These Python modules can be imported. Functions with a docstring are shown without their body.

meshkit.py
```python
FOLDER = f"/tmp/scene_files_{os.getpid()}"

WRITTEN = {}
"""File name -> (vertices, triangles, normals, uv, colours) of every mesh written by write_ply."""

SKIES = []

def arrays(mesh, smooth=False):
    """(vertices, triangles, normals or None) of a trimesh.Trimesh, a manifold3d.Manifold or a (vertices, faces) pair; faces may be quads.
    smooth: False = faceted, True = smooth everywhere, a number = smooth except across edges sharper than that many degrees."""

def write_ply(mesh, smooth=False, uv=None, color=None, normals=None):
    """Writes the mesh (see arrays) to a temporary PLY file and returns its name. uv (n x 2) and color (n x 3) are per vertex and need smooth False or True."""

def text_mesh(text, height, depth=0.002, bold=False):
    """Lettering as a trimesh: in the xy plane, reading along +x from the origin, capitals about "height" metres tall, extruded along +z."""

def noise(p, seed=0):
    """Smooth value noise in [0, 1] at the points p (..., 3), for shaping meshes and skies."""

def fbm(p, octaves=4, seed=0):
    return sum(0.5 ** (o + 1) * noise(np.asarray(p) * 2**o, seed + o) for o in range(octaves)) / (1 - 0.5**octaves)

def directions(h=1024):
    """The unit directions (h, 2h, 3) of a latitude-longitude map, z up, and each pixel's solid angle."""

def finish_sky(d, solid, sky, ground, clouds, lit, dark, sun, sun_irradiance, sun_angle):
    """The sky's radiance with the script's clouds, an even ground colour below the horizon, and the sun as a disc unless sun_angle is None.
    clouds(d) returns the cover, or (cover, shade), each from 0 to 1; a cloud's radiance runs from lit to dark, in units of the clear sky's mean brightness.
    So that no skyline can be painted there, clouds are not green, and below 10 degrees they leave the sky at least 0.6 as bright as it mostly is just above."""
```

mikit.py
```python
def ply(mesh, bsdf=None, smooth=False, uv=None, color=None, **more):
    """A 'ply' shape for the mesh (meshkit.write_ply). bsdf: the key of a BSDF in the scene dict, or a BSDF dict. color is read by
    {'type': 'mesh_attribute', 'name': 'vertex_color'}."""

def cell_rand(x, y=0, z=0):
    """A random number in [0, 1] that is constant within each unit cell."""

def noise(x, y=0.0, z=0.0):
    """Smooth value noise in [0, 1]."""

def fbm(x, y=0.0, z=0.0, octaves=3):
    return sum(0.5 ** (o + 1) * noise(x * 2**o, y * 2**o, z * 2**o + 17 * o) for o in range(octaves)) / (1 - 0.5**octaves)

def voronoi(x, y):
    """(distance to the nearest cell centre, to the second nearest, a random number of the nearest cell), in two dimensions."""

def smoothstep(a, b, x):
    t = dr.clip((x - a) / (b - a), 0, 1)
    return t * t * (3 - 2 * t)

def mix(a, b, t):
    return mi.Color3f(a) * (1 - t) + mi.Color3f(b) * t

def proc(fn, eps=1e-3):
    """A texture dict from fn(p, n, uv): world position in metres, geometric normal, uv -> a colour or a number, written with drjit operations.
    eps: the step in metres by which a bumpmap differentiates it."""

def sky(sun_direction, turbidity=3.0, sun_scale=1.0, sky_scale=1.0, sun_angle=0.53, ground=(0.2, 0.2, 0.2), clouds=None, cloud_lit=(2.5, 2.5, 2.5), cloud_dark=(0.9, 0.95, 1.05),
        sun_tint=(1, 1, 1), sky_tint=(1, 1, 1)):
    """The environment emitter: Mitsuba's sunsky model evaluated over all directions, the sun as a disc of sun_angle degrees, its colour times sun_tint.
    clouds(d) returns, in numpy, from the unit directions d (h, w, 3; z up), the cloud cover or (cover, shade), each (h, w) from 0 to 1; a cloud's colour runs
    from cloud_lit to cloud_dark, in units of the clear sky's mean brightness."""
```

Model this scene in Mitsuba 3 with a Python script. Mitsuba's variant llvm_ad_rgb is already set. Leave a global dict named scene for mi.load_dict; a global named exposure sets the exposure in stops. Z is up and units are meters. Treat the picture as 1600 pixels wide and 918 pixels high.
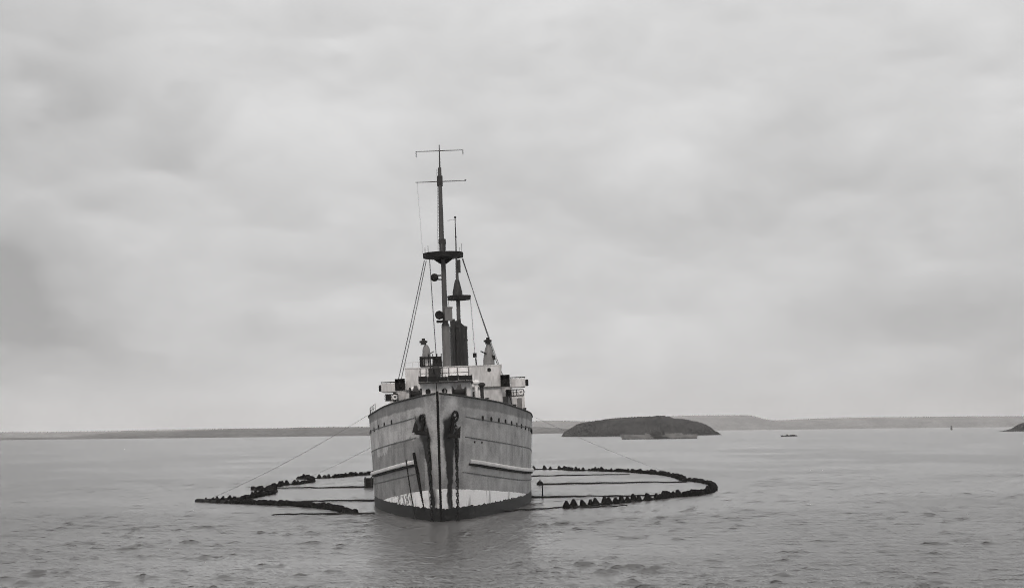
import math
import numpy as np, trimesh, drjit as dr, mitsuba as mi
import mikit, meshkit
from scipy.interpolate import PchipInterpolator as PCH
T = mi.ScalarTransform4f
scene, labels = {}, {}

# ---------------------------------------------------------------- camera, sky, exposure
EYE = 9.0                                        # metres above the water (deck of another ship)
PITCH, ROLL, HFOV = math.atan(215 / 2300), math.radians(0.68), 38.35
HAZE = 5.3e-5
exposure = 1.62

scene['camera'] = {
    'type': 'perspective', 'fov': HFOV, 'fov_axis': 'x', 'near_clip': 1.0, 'far_clip': 60000.0,
    'to_world': T().look_at(origin=[0, 0, EYE], target=[0, math.cos(PITCH), EYE + math.sin(PITCH)],
                            up=[math.sin(ROLL), -math.sin(PITCH) * math.cos(ROLL), math.cos(PITCH) * math.cos(ROLL)]),
    'medium': {'type': 'ref', 'id': 'haze_air'}}


def clouds(d):
    """Full overcast: soft stretched stratus, no clear sky; shade 0 = lit cloud, 1 = dark cloud."""
    el = np.arcsin(np.clip(d[..., 2], 0, 1))
    az = np.arctan2(d[..., 0], d[..., 1])
    q = np.stack([d[..., 0] * 3.0, d[..., 1] * 3.0, el * 9.0], -1)
    n1 = meshkit.fbm(q * 1.3 + 5.3, 5, 3)
    q2 = np.stack([d[..., 0] * 9.0, d[..., 1] * 9.0, el * 24.0 + 3 * n1], -1)
    n2 = meshkit.fbm(q2, 5, 11)
    n3 = meshkit.fbm(np.stack([d[..., 0] * 26, d[..., 1] * 26, el * 40 + 4 * n2], -1), 4, 29)
    sh = 0.31 + 0.55 * (n1 - 0.5) + 0.65 * (n2 - 0.5) + .42 * (n3 - .5)

    def bank(a, e, wa, we, k):                    # a darker bank of cloud
        x = (np.degrees(az) - a + 5 * (n1 - .5)) / wa
        y = (np.degrees(el) - e + 3 * (n2 - .5)) / we
        return k * np.exp(-(x * x + y * y))
    sh = sh + bank(-19.2, 5.4, 2.6, 1.5, 1.0) + bank(-17.5, 12.8, 1.8, 1.0, .25) + bank(-25, 10, 9, 7, .42) + bank(-21, 2.2, 6, 1.3, .22)
    sh = sh + bank(17, 4.6, 7, .9, .18) + bank(24, 2.5, 7, 5, .30) - bank(-1, 13, 13, 5, .18)
    return np.ones_like(el), np.clip(sh, 0, 1)


scene['sky'] = mikit.sky((-0.06, -0.66, 0.75), turbidity=3, sun_scale=0.5, sun_angle=25, clouds=clouds,
                         cloud_lit=(2.6, 2.6, 2.6), cloud_dark=(1.25, 1.25, 1.25), sun_tint=(1.0, 1.10, 1.38))


# ---------------------------------------------------------------- helpers
def unused(key):
    k, n = key, 0
    while k in scene:
        n += 1
        k = f'{key}_{n:03d}'
    return k


def add(name, mesh, mat, parent=None, smooth=False, label=None, category=None, group=None, kind=None, **more):
    key = unused(name if parent is None else f'{parent}__{name}')
    d = mesh if isinstance(mesh, dict) else mikit.ply(mesh, None, smooth)
    scene[key] = {**d, **more, 'bsdf': {'type': 'ref', 'id': mat}}
    lab = {k: v for k, v in dict(label=label, category=category, group=group, kind=kind).items() if v}
    if lab:
        labels[key] = lab
    return key


def cat(ms):
    return trimesh.util.concatenate([m for m in ms if m is not None])


def box(x0, x1, y0, y1, z0, z1):
    m = trimesh.creation.box((x1 - x0, y1 - y0, z1 - z0))
    m.apply_translation(((x0 + x1) / 2, (y0 + y1) / 2, (z0 + z1) / 2))
    return m


def tube(pts, r, n=8, cap=True):
    """A round bar through pts; r a number or one per point."""
    pts = np.asarray(pts, float)
    r = np.broadcast_to(r, len(pts))
    V, F = [], []
    tan = np.gradient(pts, axis=0)
    tan /= np.linalg.norm(tan, axis=1, keepdims=True)
    u = np.eye(3)[np.argmin(np.abs(tan[0]))]
    a = np.linspace(0, 2 * np.pi, n, endpoint=False)
    for p, t, q in zip(pts, tan, r):
        u = u - t * (u @ t)
        u = u / np.linalg.norm(u)
        v = np.cross(t, u)
        V.append(p + q * (np.cos(a)[:, None] * u + np.sin(a)[:, None] * v))
    V = np.vstack(V)
    for i in range(len(pts) - 1):
        for k in range(n):
            a0, a1, b0, b1 = i * n + k, i * n + (k + 1) % n, (i + 1) * n + k, (i + 1) * n + (k + 1) % n
            F += [[a0, a1, b1], [a0, b1, b0]]
    if cap:
        e = (len(pts) - 1) * n
        F += [[0, k + 1, k] for k in range(1, n - 1)] + [[e, e + k, e + k + 1] for k in range(1, n - 1)]
    return trimesh.Trimesh(V, F, process=False)


def lathe(prof, n=20, sx=1.0, sy=1.0, at=(0, 0, 0)):
    """Revolves (radius, z) about z."""
    prof = np.asarray(prof, float)
    a = np.linspace(0, 2 * np.pi, n, endpoint=False)
    V = np.vstack([np.stack([sx * r * np.cos(a), sy * r * np.sin(a), np.full(n, z)], 1) for r, z in prof])
    F = []
    for i in range(len(prof) - 1):
        for k in range(n):
            a0, a1, b0, b1 = i * n + k, i * n + (k + 1) % n, (i + 1) * n + k, (i + 1) * n + (k + 1) % n
            F += [[a0, a1, b1], [a0, b1, b0]]
    m = trimesh.Trimesh(V, F, process=True)
    m.apply_translation(at)
    return m


def arc(pts, step):
    """Points about `step` apart along a smooth curve through pts (2-D)."""
    pts = np.asarray(pts, float)
    L = np.r_[0, np.cumsum(np.linalg.norm(np.diff(pts, axis=0), axis=1))]
    fx, fy = PCH(L, pts[:, 0]), PCH(L, pts[:, 1])
    s = np.linspace(0, L[-1], max(2, int(L[-1] / step) + 1)) if np.isscalar(step) else step(L[-1])
    return np.stack([fx(s), fy(s)], 1)


# ---------------------------------------------------------------- materials (all neutral: a black and white photograph)
def grey(v):
    return {'type': 'rgb', 'value': [v, v, v]}


def mat(key, v, rough=.6, var=.25, freq=1.2, spec=.4, stretch=1.0):
    def fn(p, n, uv):
        a = mikit.fbm(p.x * freq, p.y * freq, p.z * freq * stretch, 4)
        b = mikit.noise(p.x * freq * 6, p.y * freq * 6, p.z * freq * 6 * stretch)
        return mi.Color3f(v * (1 + var * (a - .5) * 2 + var * .6 * (b - .5)))
    scene[key] = {'type': 'twosided', 'bsdf': {'type': 'principled', 'base_color': mikit.proc(fn), 'roughness': rough, 'specular': spec}}


mat('mat_black', .010, .7, .4, 2.0, .2)
mat('mat_dark', .026, .65, .4, 2.0, .25)
mat('mat_funnel', .026, .6, .35, .9, .25, stretch=.2)
mat('mat_mast', .055, .5, .3, 1.0, stretch=.3)
mat('mat_mast_low', .12, .5, .25, 1.0, stretch=.3)
mat('mat_topmast', .05, .5, .3, 1.0, stretch=.3)
mat('mat_pale', .48, .55, .45, 1.3, stretch=.22)
mat('mat_white', .64, .5, .3, 1.3, stretch=.3)
mat('mat_mid', .15, .55, .3, 1.5)
mat('mat_lap', .085, .6, .3, 1.2)
mat('mat_strake', .46, .55, .3, 1.2)
mat('mat_wire', .03, .6, .2, 1.0)
mat('mat_float', .008, .85, .6, 2.5, .1)
mat('mat_spar', .018, .75, .4, 1.5, .2)
mat('mat_deck', .16, .7, .3, 1.5)
scene['mat_pane'] = {'type': 'twosided', 'bsdf': {'type': 'principled', 'base_color': grey(.02), 'roughness': .08, 'specular': .5}}

# ship frame: t to port (right in the picture), s aft of the stem, z up; heeled a little to starboard
HEEL = math.radians(1.5)
CH, SH = math.cos(HEEL), math.sin(HEEL)


RIDE = .4                                        # how high she floats above her light mark
HULL_HEEL = math.radians(.6)                     # the upper works lean a little more than the hull
HS = math.sin(HULL_HEEL)


def W(v, ch=CH, sh=SH):
    v = np.asarray(v, float)
    t, s, z = v[..., 0], v[..., 1], v[..., 2]
    tw = t * ch - (z - 6) * sh
    zw = 6 + (z - 6) * ch + t * sh + RIDE
    return np.stack([tw - 7.25 - .012 * s, 150 + s, zw], -1)


def Wh(v):
    return W(v, math.cos(HULL_HEEL), HS)


def Wm(m):
    m = m.copy()
    m.vertices = W(m.vertices)
    return m


def Wn(m):
    m = m.copy()
    m.vertices = Wh(m.vertices)
    return m


def to_ship(p):
    s = p.y - 150
    tw = p.x + 7.25 + .012 * s
    z = p.z - RIDE
    return tw + (z - 6) * HS, s, z - tw * HS


def hull_paint(p, n, uv):
    t, s, z = to_ship(p)
    streak = mikit.fbm(t * 2.2 + 31, s * .9, z * .16, 4)            # runs of dirt down the plates
    blotch = mikit.fbm(t * .5, s * .5 + 7, z * .6, 4)
    fine = mikit.noise(t * 7, s * 5, z * 7)
    edge = (mikit.fbm(t * 1.1 + 3, s * 1.1, z * 1.1, 3) - .5)
    plate = mikit.cell_rand(dr.floor((s + 2.7 * dr.floor(z / 1.9)) / 5.4), dr.floor((z + .05 * s) / 1.9), dr.select(t < 0, mi.Float(1), mi.Float(5)))
    k = 1 + .8 * (streak - .5) + 1.0 * (blotch - .5) + .35 * (fine - .5) + .16 * (plate - .5)
    g = mi.Float(.275)
    # paler square each side of the stem, between the hawse pipes
    bow = mikit.smoothstep(2.0, 1.5, dr.abs(t + .1) + edge * .7) * mikit.smoothstep(4.2, 7.5, z + edge * 2.5)
    g = dr.lerp(g, .38, bow)
    # starboard side: a lighter disruptive patch above a darker one, ragged edge
    lap = 8.5 - .062 * s
    left = dr.select(t < -1.9, mi.Float(1), mi.Float(0))
    upper = dr.select(z + edge * 1.2 > lap - .2 - .9 * mikit.smoothstep(16, 18, s) * mikit.smoothstep(26, 25, s), mi.Float(1), mi.Float(0))
    g = dr.lerp(g, dr.lerp(.18, .315, upper), left)
    # darker top strake under the rail
    zd = 12.4 - .040 * dr.clip(s, 0, 44)
    g = dr.lerp(g, .14, mikit.smoothstep(1.25, 1.0, zd - z + edge * .3) * mikit.smoothstep(1.6, 2.4, dr.abs(t)))
    g = g * k
    # pale boot-topping shown because she rides light forward, scuffed and streaked
    pl = 2.95 - dr.select(t < 0, mi.Float(.088), mi.Float(.062)) * s + edge * .12
    pale = .9 * (1 - .5 * mikit.smoothstep(.58, .74, streak) - .3 * mikit.smoothstep(.58, .75, blotch)) * (1 - .15 * fine)
    st2 = mikit.smoothstep(.7, .3, dr.abs(t + 1.1)) * mikit.smoothstep(.42, .55, streak)
    pale = pale * (1 - .6 * st2)
    scuff = mikit.smoothstep(-3.2, -3.9, t) * mikit.smoothstep(-6.3, -5.5, t) * mikit.smoothstep(.45, .6, mikit.fbm(t * 5, s * 3, z * 2.2, 3))
    pale = pale * (1 - .75 * scuff)
    g = dr.select(z < pl, pale, g)
    # black stains of mud and rust run down from the hawse pipes and the anchors
    for c, w, z1, amt, slope in ((-1.75, .52, 9.3, 1.0, .08), (.75, .68, 10.3, 1.0, -.01), (1.42, .30, 9.0, .8, 0.0), (-2.45, .8, 10.4, 1.0, .30)):
        z0 = mi.Float(1.0 if c > -2 else 8.2)
        off = dr.abs(t - (c + slope * (z1 - z)) + edge * .35)
        ww = w * (.48 + .52 * mikit.smoothstep(3.5, 8.0, z))
        m = mikit.smoothstep(ww, ww * .55, off) * mikit.smoothstep(z1 + .3, z1 - .5, z + edge) * mikit.smoothstep(z0 - 1, z0, z)
        m = m * dr.clip(1.35 * amt * (.75 + .7 * streak) * (.72 + .28 * mikit.smoothstep(2.0, 6.5, z)), 0, 1) * mikit.smoothstep(12, 9, s)
        g = dr.lerp(g, .018, m)
    # weed and dark bottom paint along the waterline
    g = dr.select(p.z < .93 + RIDE + edge * .3 + .14 * (fine - .5) + .12 * (mikit.fbm(t * 2.6, s * 2.6, 5.0, 3) - .5), .009 * (1 + fine), g)
    return mi.Color3f(g)


def buckle(p, n, uv):
    return mikit.fbm(p.x * .9, p.y * .9, p.z * .7, 3)       # plates dished between the frames


scene['mat_hull'] = {'type': 'twosided', 'bsdf': {'type': 'bumpmap', 'arbitrary': mikit.proc(buckle, eps=.05), 'scale': .10,
                     'bsdf': {'type': 'principled', 'base_color': mikit.proc(hull_paint), 'roughness': .55, 'specular': .35}}}

# ---------------------------------------------------------------- sea: one sheet to the horizon, waves as geometry near by, ripples as fine relief
rng = np.random.default_rng(5)
R = np.r_[0.5, 10, 25, 40, 50, np.geomspace(56, 400, 960), np.geomspace(404, 16000, 90)]
A = np.r_[np.linspace(-180, -30, 40), np.radians(0) + np.linspace(-29.5, 29.5, 640), np.linspace(30, 180, 40)[:-1]]
rr, aa = np.meshgrid(R, np.radians(A), indexing='ij')
X, Y = rr * np.sin(aa), rr * np.cos(aa)
Z = np.zeros_like(X)
gust = meshkit.fbm(np.stack([X / 38, Y / 38, X * 0], -1), 3, 4)
for i in range(180):
    lam = 0.5 * (3.8 / 0.5) ** rng.random()
    th = math.radians(-98 + 34 * rng.standard_normal())
    k = 2 * np.pi / lam
    amp = lam ** .75 * (.5 + rng.random())
    ph = k * (X * math.cos(th) + Y * math.sin(th)) + rng.random() * 6.28
    cell = np.maximum(np.gradient(rr, axis=0), 0.1)
    ok = np.clip((lam - 1.6 * cell) / lam, 0, 1)
    Z += amp * ok * np.sin(ph)
Z = .0185 * (np.exp(.85 * np.minimum(Z / Z[100:500].std(), 3.0)) - 1.4)      # peaked crests, flat troughs
fade = np.clip((400 - rr) / 150, 0, 1) * np.clip((rr - 45) / 20, 0, 1) * np.clip((29 - np.abs(np.degrees(aa))) / 3, 0, 1)
Z *= fade * (.6 + .8 * np.clip((gust - .3) / .4, 0, 1.2))
na = len(A)
i, j = np.meshgrid(np.arange(len(R) - 1), np.arange(na), indexing='ij')
jn = (j + 1) % na
quads = np.stack([i * na + j, (i + 1) * na + j, (i + 1) * na + jn, i * na + jn], -1).reshape(-1, 4)
V = np.stack([X, Y, Z], -1).reshape(-1, 3)
V = np.vstack([V, [[0, 0, 0]]])
F = np.vstack([quads[:, [0, 1, 2]], quads[:, [0, 2, 3]], np.stack([np.full(na, len(V) - 1), np.arange(na), (np.arange(na) + 1) % na], 1)])
F = F[:, [0, 2, 1]]


def ripple(p, n, uv):
    a = mikit.fbm(p.x * 1.5 + p.y * .3, p.y * 2.0, 3.0, 3)
    b = mikit.fbm(p.x * 4.6, p.y * 5.5 + p.x * 1.3, 9.0, 3)
    g = mikit.fbm(p.x / 30, p.y / 30, 2.0, 3)
    return (a * .75 + b * .24) * (.5 + 1.0 * mikit.smoothstep(.3, .7, g))


scene['mat_sea'] = {'type': 'bumpmap', 'arbitrary': mikit.proc(ripple, eps=.04), 'scale': .15,
                    'bsdf': {'type': 'principled', 'base_color': grey(.06), 'roughness': .12, 'specular': .9}}
add('sea', (V, F), 'mat_sea', smooth=True, kind='structure', label='rippled grey harbour water reaching to the far shore')

# ---------------------------------------------------------------- land


def terrain(key, v1, v2, f, var=.9):
    def fn(p, n, uv):
        a = mikit.fbm(p.x * f, p.y * f * .4, p.z * f * 2.5, 5)
        b = mikit.noise(p.x * f * 22, p.y * f * 22, p.z * f * 30)
        return mi.Color3f(dr.lerp(v1, v2, mikit.smoothstep(.3, .7, a)) * (1 + var * (b - .5)))
    scene[key] = {'type': 'twosided', 'bsdf': {'type': 'principled', 'base_color': mikit.proc(fn), 'roughness': .9, 'specular': .1}}


terrain('mat_island', .010, .026, .03)
terrain('mat_land', .045, .080, .004, .4)


def land(xs, hs, yc, depth, nx, ny, rough, seed, flat=2.0, scrub=0.0):
    """A ridge of land: crest heights hs at xs, centre line yc(x), half depth; falls to the water in front and behind."""
    xs = np.asarray(xs, float)
    x = np.linspace(xs[0], xs[-1], nx)
    h = PCH(xs, hs)(x)
    v = np.linspace(-1, 1, ny)
    xx, vv = np.meshgrid(x, v, indexing='ij')
    shape = np.clip(1 - np.abs(vv) ** flat, 0, 1) ** .75
    sc = depth / 3
    n = meshkit.fbm(np.stack([xx / sc, vv * 3, xx * 0], -1), 5, seed) - .5
    zz = h[:, None] * shape * (1 + rough * 1.2 * n * (1 - shape * .55)) + rough * h[:, None] * .25 * n * shape - 1.0
    yy = np.array([yc(q) for q in x])[:, None] + vv * depth * (.55 + .45 * np.clip(h / max(hs), 0, 1))[:, None] + n * depth * .15
    zz += scrub * (meshkit.fbm(np.stack([xx / 5, yy / 5, xx * 0], -1), 4, seed + 1) - .5) * np.clip(zz / 4, 0, 1)
    V = np.stack([xx, yy, zz], -1).reshape(-1, 3)
    i, j = np.meshgrid(np.arange(nx - 1), np.arange(ny - 1), indexing='ij')
    q = np.stack([i * ny + j, (i + 1) * ny + j, (i + 1) * ny + j + 1, i * ny + j + 1], -1).reshape(-1, 4)
    return V, q


add('island', land([79, 83, 87, 96, 106, 120, 132, 159, 196, 244, 252, 259, 278, 297, 312, 322, 331, 336],
                   [1, 7, 9.5, 15, 20.5, 23.5, 25.5, 28.5, 30.7, 32, 31, 28, 26.5, 22.5, 18, 11.5, 5, 1.6],
                   lambda x: 2440 - .05 * x, 85, 380, 90, .14, 2, 3.2, 4.5), 'mat_island', smooth=30, kind='structure',
    label='dark low rounded island in the middle distance right of the ship')
add('headland', land([793, 804, 814, 822, 830, 860, 950, 1100, 1300], [1.8, 3.2, 5.6, 9.0, 13.5, 20, 25, 20, 6], lambda x: 2400 + .3 * (x - 806), 60, 160, 40, .15, 8, 2.4, 3.0),
    'mat_island', smooth=40, kind='structure', label='black rocky point jutting in at the right edge')
lx = np.array([-3200, -2600, -2087, -1900, -1696, -1565, -1304, -1043, -860, -600, -300, 0, 300])
lh = np.array([10, 8, 9, 8, 24, 27, 31, 35, 37, 38, 36, 32, 14]) + 1.
add('shore', land(lx, lh, lambda x: 6300 + .05 * x, 300, 300, 24, .22, 12), 'mat_land', smooth=40, kind='structure',
    label='low grey shore along the horizon behind the left of the ship')
fx = np.array([-9000, -6000, -4000, -2500, -1200, 0, 310, 650, 1000, 1250, 1420, 1700, 2140, 2300, 2420, 2700, 3400, 4470, 5500, 7500, 9500])
fh = np.array([60, 70, 60, 70, 60, 95, 108, 100, 92, 112, 136, 140, 138, 100, 86, 96, 104, 100, 92, 80, 70])
add('hills', land(fx, fh, lambda x: 13600 + 0 * x, 700, 420, 24, .06, 21), 'mat_land', smooth=40, kind='structure',
    label='pale hazy hills on the far side of the water')

# ---------------------------------------------------------------- the ship
SHIP = 'depot_ship'
labels[SHIP] = {'label': 'large grey depot ship moored bow-on with two masts and dark funnel', 'category': 'ship'}
wl = PCH([0, 1, 2, 5, 10, 17, 30, 40, 62, 100, 130, 150, 162, 166], [.10, .75, 1.35, 2.9, 4.6, 6.5, 9.0, 10.0, 10.6, 10.7, 10.4, 8.4, 3.5, .1])
dk = PCH([0, 1, 4, 10, 20, 27, 38, 50, 62, 100, 130, 150, 164, 170], [.16, .62, 1.9, 3.8, 6.6, 8.2, 10.2, 10.7, 10.8, 10.8, 10.7, 9.8, 5.5, .1])
zdk = PCH([-4, 6, 13, 18, 24, 30, 36, 44, 60, 110, 150, 172], [12.55, 12.2, 11.97, 11.75, 11.42, 11.08, 10.8, 10.5, 10.4, 10.4, 10.9, 11.6])
T0 = -.28                                        # stem position


def stem_s(z):
    return 1.2 - 4.2 * np.asarray(z) / 12.5


def half(u, z):
    w = np.clip(np.asarray(z) / 12., 0, 1) ** 1.6
    return wl(np.minimum(u, 166)) * (1 - w) + dk(u) * w


def hull_at(side, s, z, out=0.):
    """A point of the hull skin at station s and height z, `out` metres proud of it."""
    u = np.maximum(s - stem_s(z), 0)
    e = 0.05
    b0, b1 = half(u, z), half(u + e, z)
    slope = (b1 - b0) / e
    nt = 1 / np.sqrt(1 + slope ** 2)
    return np.stack([T0 + side * (b0 + out * nt), s - out * slope * nt, np.broadcast_to(z, np.shape(s))], -1)


us = np.r_[np.linspace(0, 1, 8), np.linspace(1.3, 12, 40), np.linspace(12.6, 64, 70), np.linspace(66, 170, 50)]
fz = np.linspace(0, 1, 40)
V, F, base = [], [], 0
for side in (-1, 1):
    g = []
    for u in us:
        zt = float(zdk(u - 3))
        z = -2.6 + fz * (zt + 2.6)
        s = stem_s(z) + u
        g.append(np.stack([T0 + side * half(np.full_like(z, u), np.maximum(z, 0)), s, z], -1))
    g = np.array(g)
    nu, nz = g.shape[:2]
    i, j = np.meshgrid(np.arange(nu - 1), np.arange(nz - 1), indexing='ij')
    q = base + np.stack([i * nz + j, (i + 1) * nz + j, (i + 1) * nz + j + 1, i * nz + j + 1], -1).reshape(-1, 4)
    if side < 0:
        q = q[:, ::-1]
    V.append(g.reshape(-1, 3)); F.append(q); base += nu * nz
    if side < 0:
        gl = g
k = nz                                            # close the blunt stem and the stern
i0, i1 = 0, nu * nz
F.append(np.array([[i0 + j, i0 + j + 1, i1 + j + 1, i1 + j] for j in range(nz - 1)]))
a0, a1 = (nu - 1) * nz, nu * nz + (nu - 1) * nz
F.append(np.array([[a0 + j, a1 + j, a1 + j + 1, a0 + j + 1] for j in range(nz - 1)]))
hull = add('hull', (Wh(np.vstack(V)), np.vstack(F)), 'mat_hull', SHIP, smooth=40, label='grey riveted hull with pale boot-topping and black waterline')


def strip(side, zf, s0, s1, w, out, n=60, taper=True):
    """A strip laid along the hull skin: w high, standing `out` proud, with a rounded top and a flat under side."""
    s = np.linspace(s0, s1, n)
    z = zf(s)
    rows = []
    o = np.full(n, out)
    if taper:
        o = out * np.clip(np.minimum(np.arange(n), n - 1 + 0 * np.arange(n)) / 2.0, .2, 1)
    for dz, f in ((w / 2, -.04 / max(out, .01)), (w * .42, .55), (w * .2, .95), (-w * .3, 1.0), (-w * .5, .9), (-w / 2, -.04 / max(out, .01))):
        rows.append(np.array([hull_at(side, ss, zz + dz, oo * f) for ss, zz, oo in zip(s, z, o)]))
    g = np.array(rows)
    m, n = g.shape[:2]
    i, j = np.meshgrid(np.arange(m - 1), np.arange(n - 1), indexing='ij')
    q = np.stack([i * n + j, (i + 1) * n + j, (i + 1) * n + j + 1, i * n + j + 1], -1).reshape(-1, 4)
    if side > 0:
        q = q[:, ::-1]
    return Wh(g.reshape(-1, 3)), q


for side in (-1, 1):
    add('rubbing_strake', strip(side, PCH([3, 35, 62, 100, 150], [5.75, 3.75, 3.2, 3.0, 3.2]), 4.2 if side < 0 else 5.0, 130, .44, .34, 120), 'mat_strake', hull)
    add('strake_shade', strip(side, PCH([3, 35, 62, 100, 150], [5.40, 3.40, 2.85, 2.65, 2.85]), 3.9 if side < 0 else 4.7, 130, .24, .2, 120), 'mat_black', hull)  # black strip put in as the shade beneath the rubbing strake
    for za, zb, zc in ((8.2, 6.45, 5.55), (10.25, 9.0, 8.7), (4.6, 2.5, 2.0)):
        add('plate_lap', strip(side, PCH([2, 35, 62, 150], [za, zb, zc, zc]), 3.4, 120, .14, .05, 90), 'mat_lap', hull)
    # rail along the top of the bulwark
    s = np.r_[np.linspace(-2.95, 5, 24), np.linspace(6, 70, 60), np.linspace(74, 160, 24)]
    p = np.array([hull_at(side, q, float(zdk(q)) - .02, .02) for q in s])
    add('bulwark_rail', tube(Wh(p), .10, 6), 'mat_dark', hull)
    # portholes in the top strake
    ring = lathe([(.0, 0), (.2, 0), (.2, .03), (.27, .05), (.27, -.05)], 14)
    for q in (np.arange(9.0, 62, 3.1) if side > 0 else np.arange(14.0, 60, 4.6)):
        zz = float(zdk(q)) - 2.05
        a, b, c = hull_at(side, q, zz, .03), hull_at(side, q + .1, zz, .03), hull_at(side, q, zz + .1, .03)
        ex = (b - a) / np.linalg.norm(b - a); ez = (c - a) / np.linalg.norm(c - a)
        nn = np.cross(ex, ez) * (1 if side < 0 else -1)
        nn = -nn if nn[0] * side < 0 else nn
        M = np.eye(4); M[:3, 0], M[:3, 1], M[:3, 2], M[:3, 3] = ex, np.cross(nn, ex), nn, a
        add('porthole', Wn(ring.copy().apply_transform(M)), 'mat_black', hull, smooth=30)
z = np.linspace(-2, 12.7, 20)
add('stem_bar', tube(Wh(np.stack([np.full(20, T0), stem_s(z) - .05, z], -1)), .13, 8), 'mat_black', hull, smooth=40, label='dark stem bar down the middle of the bow')
# hawse pipes: cast lips where the cables leave the bow
for side, tc, zc in ((-1, -2.0, 9.9), (1, 1.3, 10.2)):
    u = np.interp(abs(tc - T0), half(np.linspace(0, 8, 80), zc), np.linspace(0, 8, 80))
    c = hull_at(side, stem_s(zc) + u, zc, .06)
    a = np.linspace(0, 2 * np.pi, 19)
    pts = []
    for q in a:
        zz = zc + .5 * math.sin(q); ss = c[1] + .6 * math.cos(q)
        pts.append(hull_at(side, ss, zz, .05))
    add('hawse_pipe', tube(Wh(np.array(pts)), .13, 8), 'mat_black', hull, smooth=40)
# draught / scupper marks: two small overflow holes on the port bow
for sq, zq in ((6.2, 7.55), (8.6, 7.45)):
    p = hull_at(1, sq, zq, .02)
    add('overflow_hole', Wn(trimesh.creation.icosphere(1, .13).apply_translation(p)), 'mat_black', hull)

# decks
s = np.r_[np.linspace(-2.6, 6, 16), np.linspace(8, 164, 60)]
zz = zdk(s) - 1.1
l = np.stack([T0 - half(np.maximum(s - stem_s(zz), 0), zz) + .02, s, zz], -1)
r_ = np.stack([T0 + half(np.maximum(s - stem_s(zz), 0), zz) - .02, s, zz], -1)
n = len(s)
add('deck', (Wh(np.vstack([l, r_])), np.array([[i, n + i, n + i + 1, i + 1] for i in range(n - 1)])), 'mat_deck', SHIP)

# anchors: stockless, hove short below the hawse pipes


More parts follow.
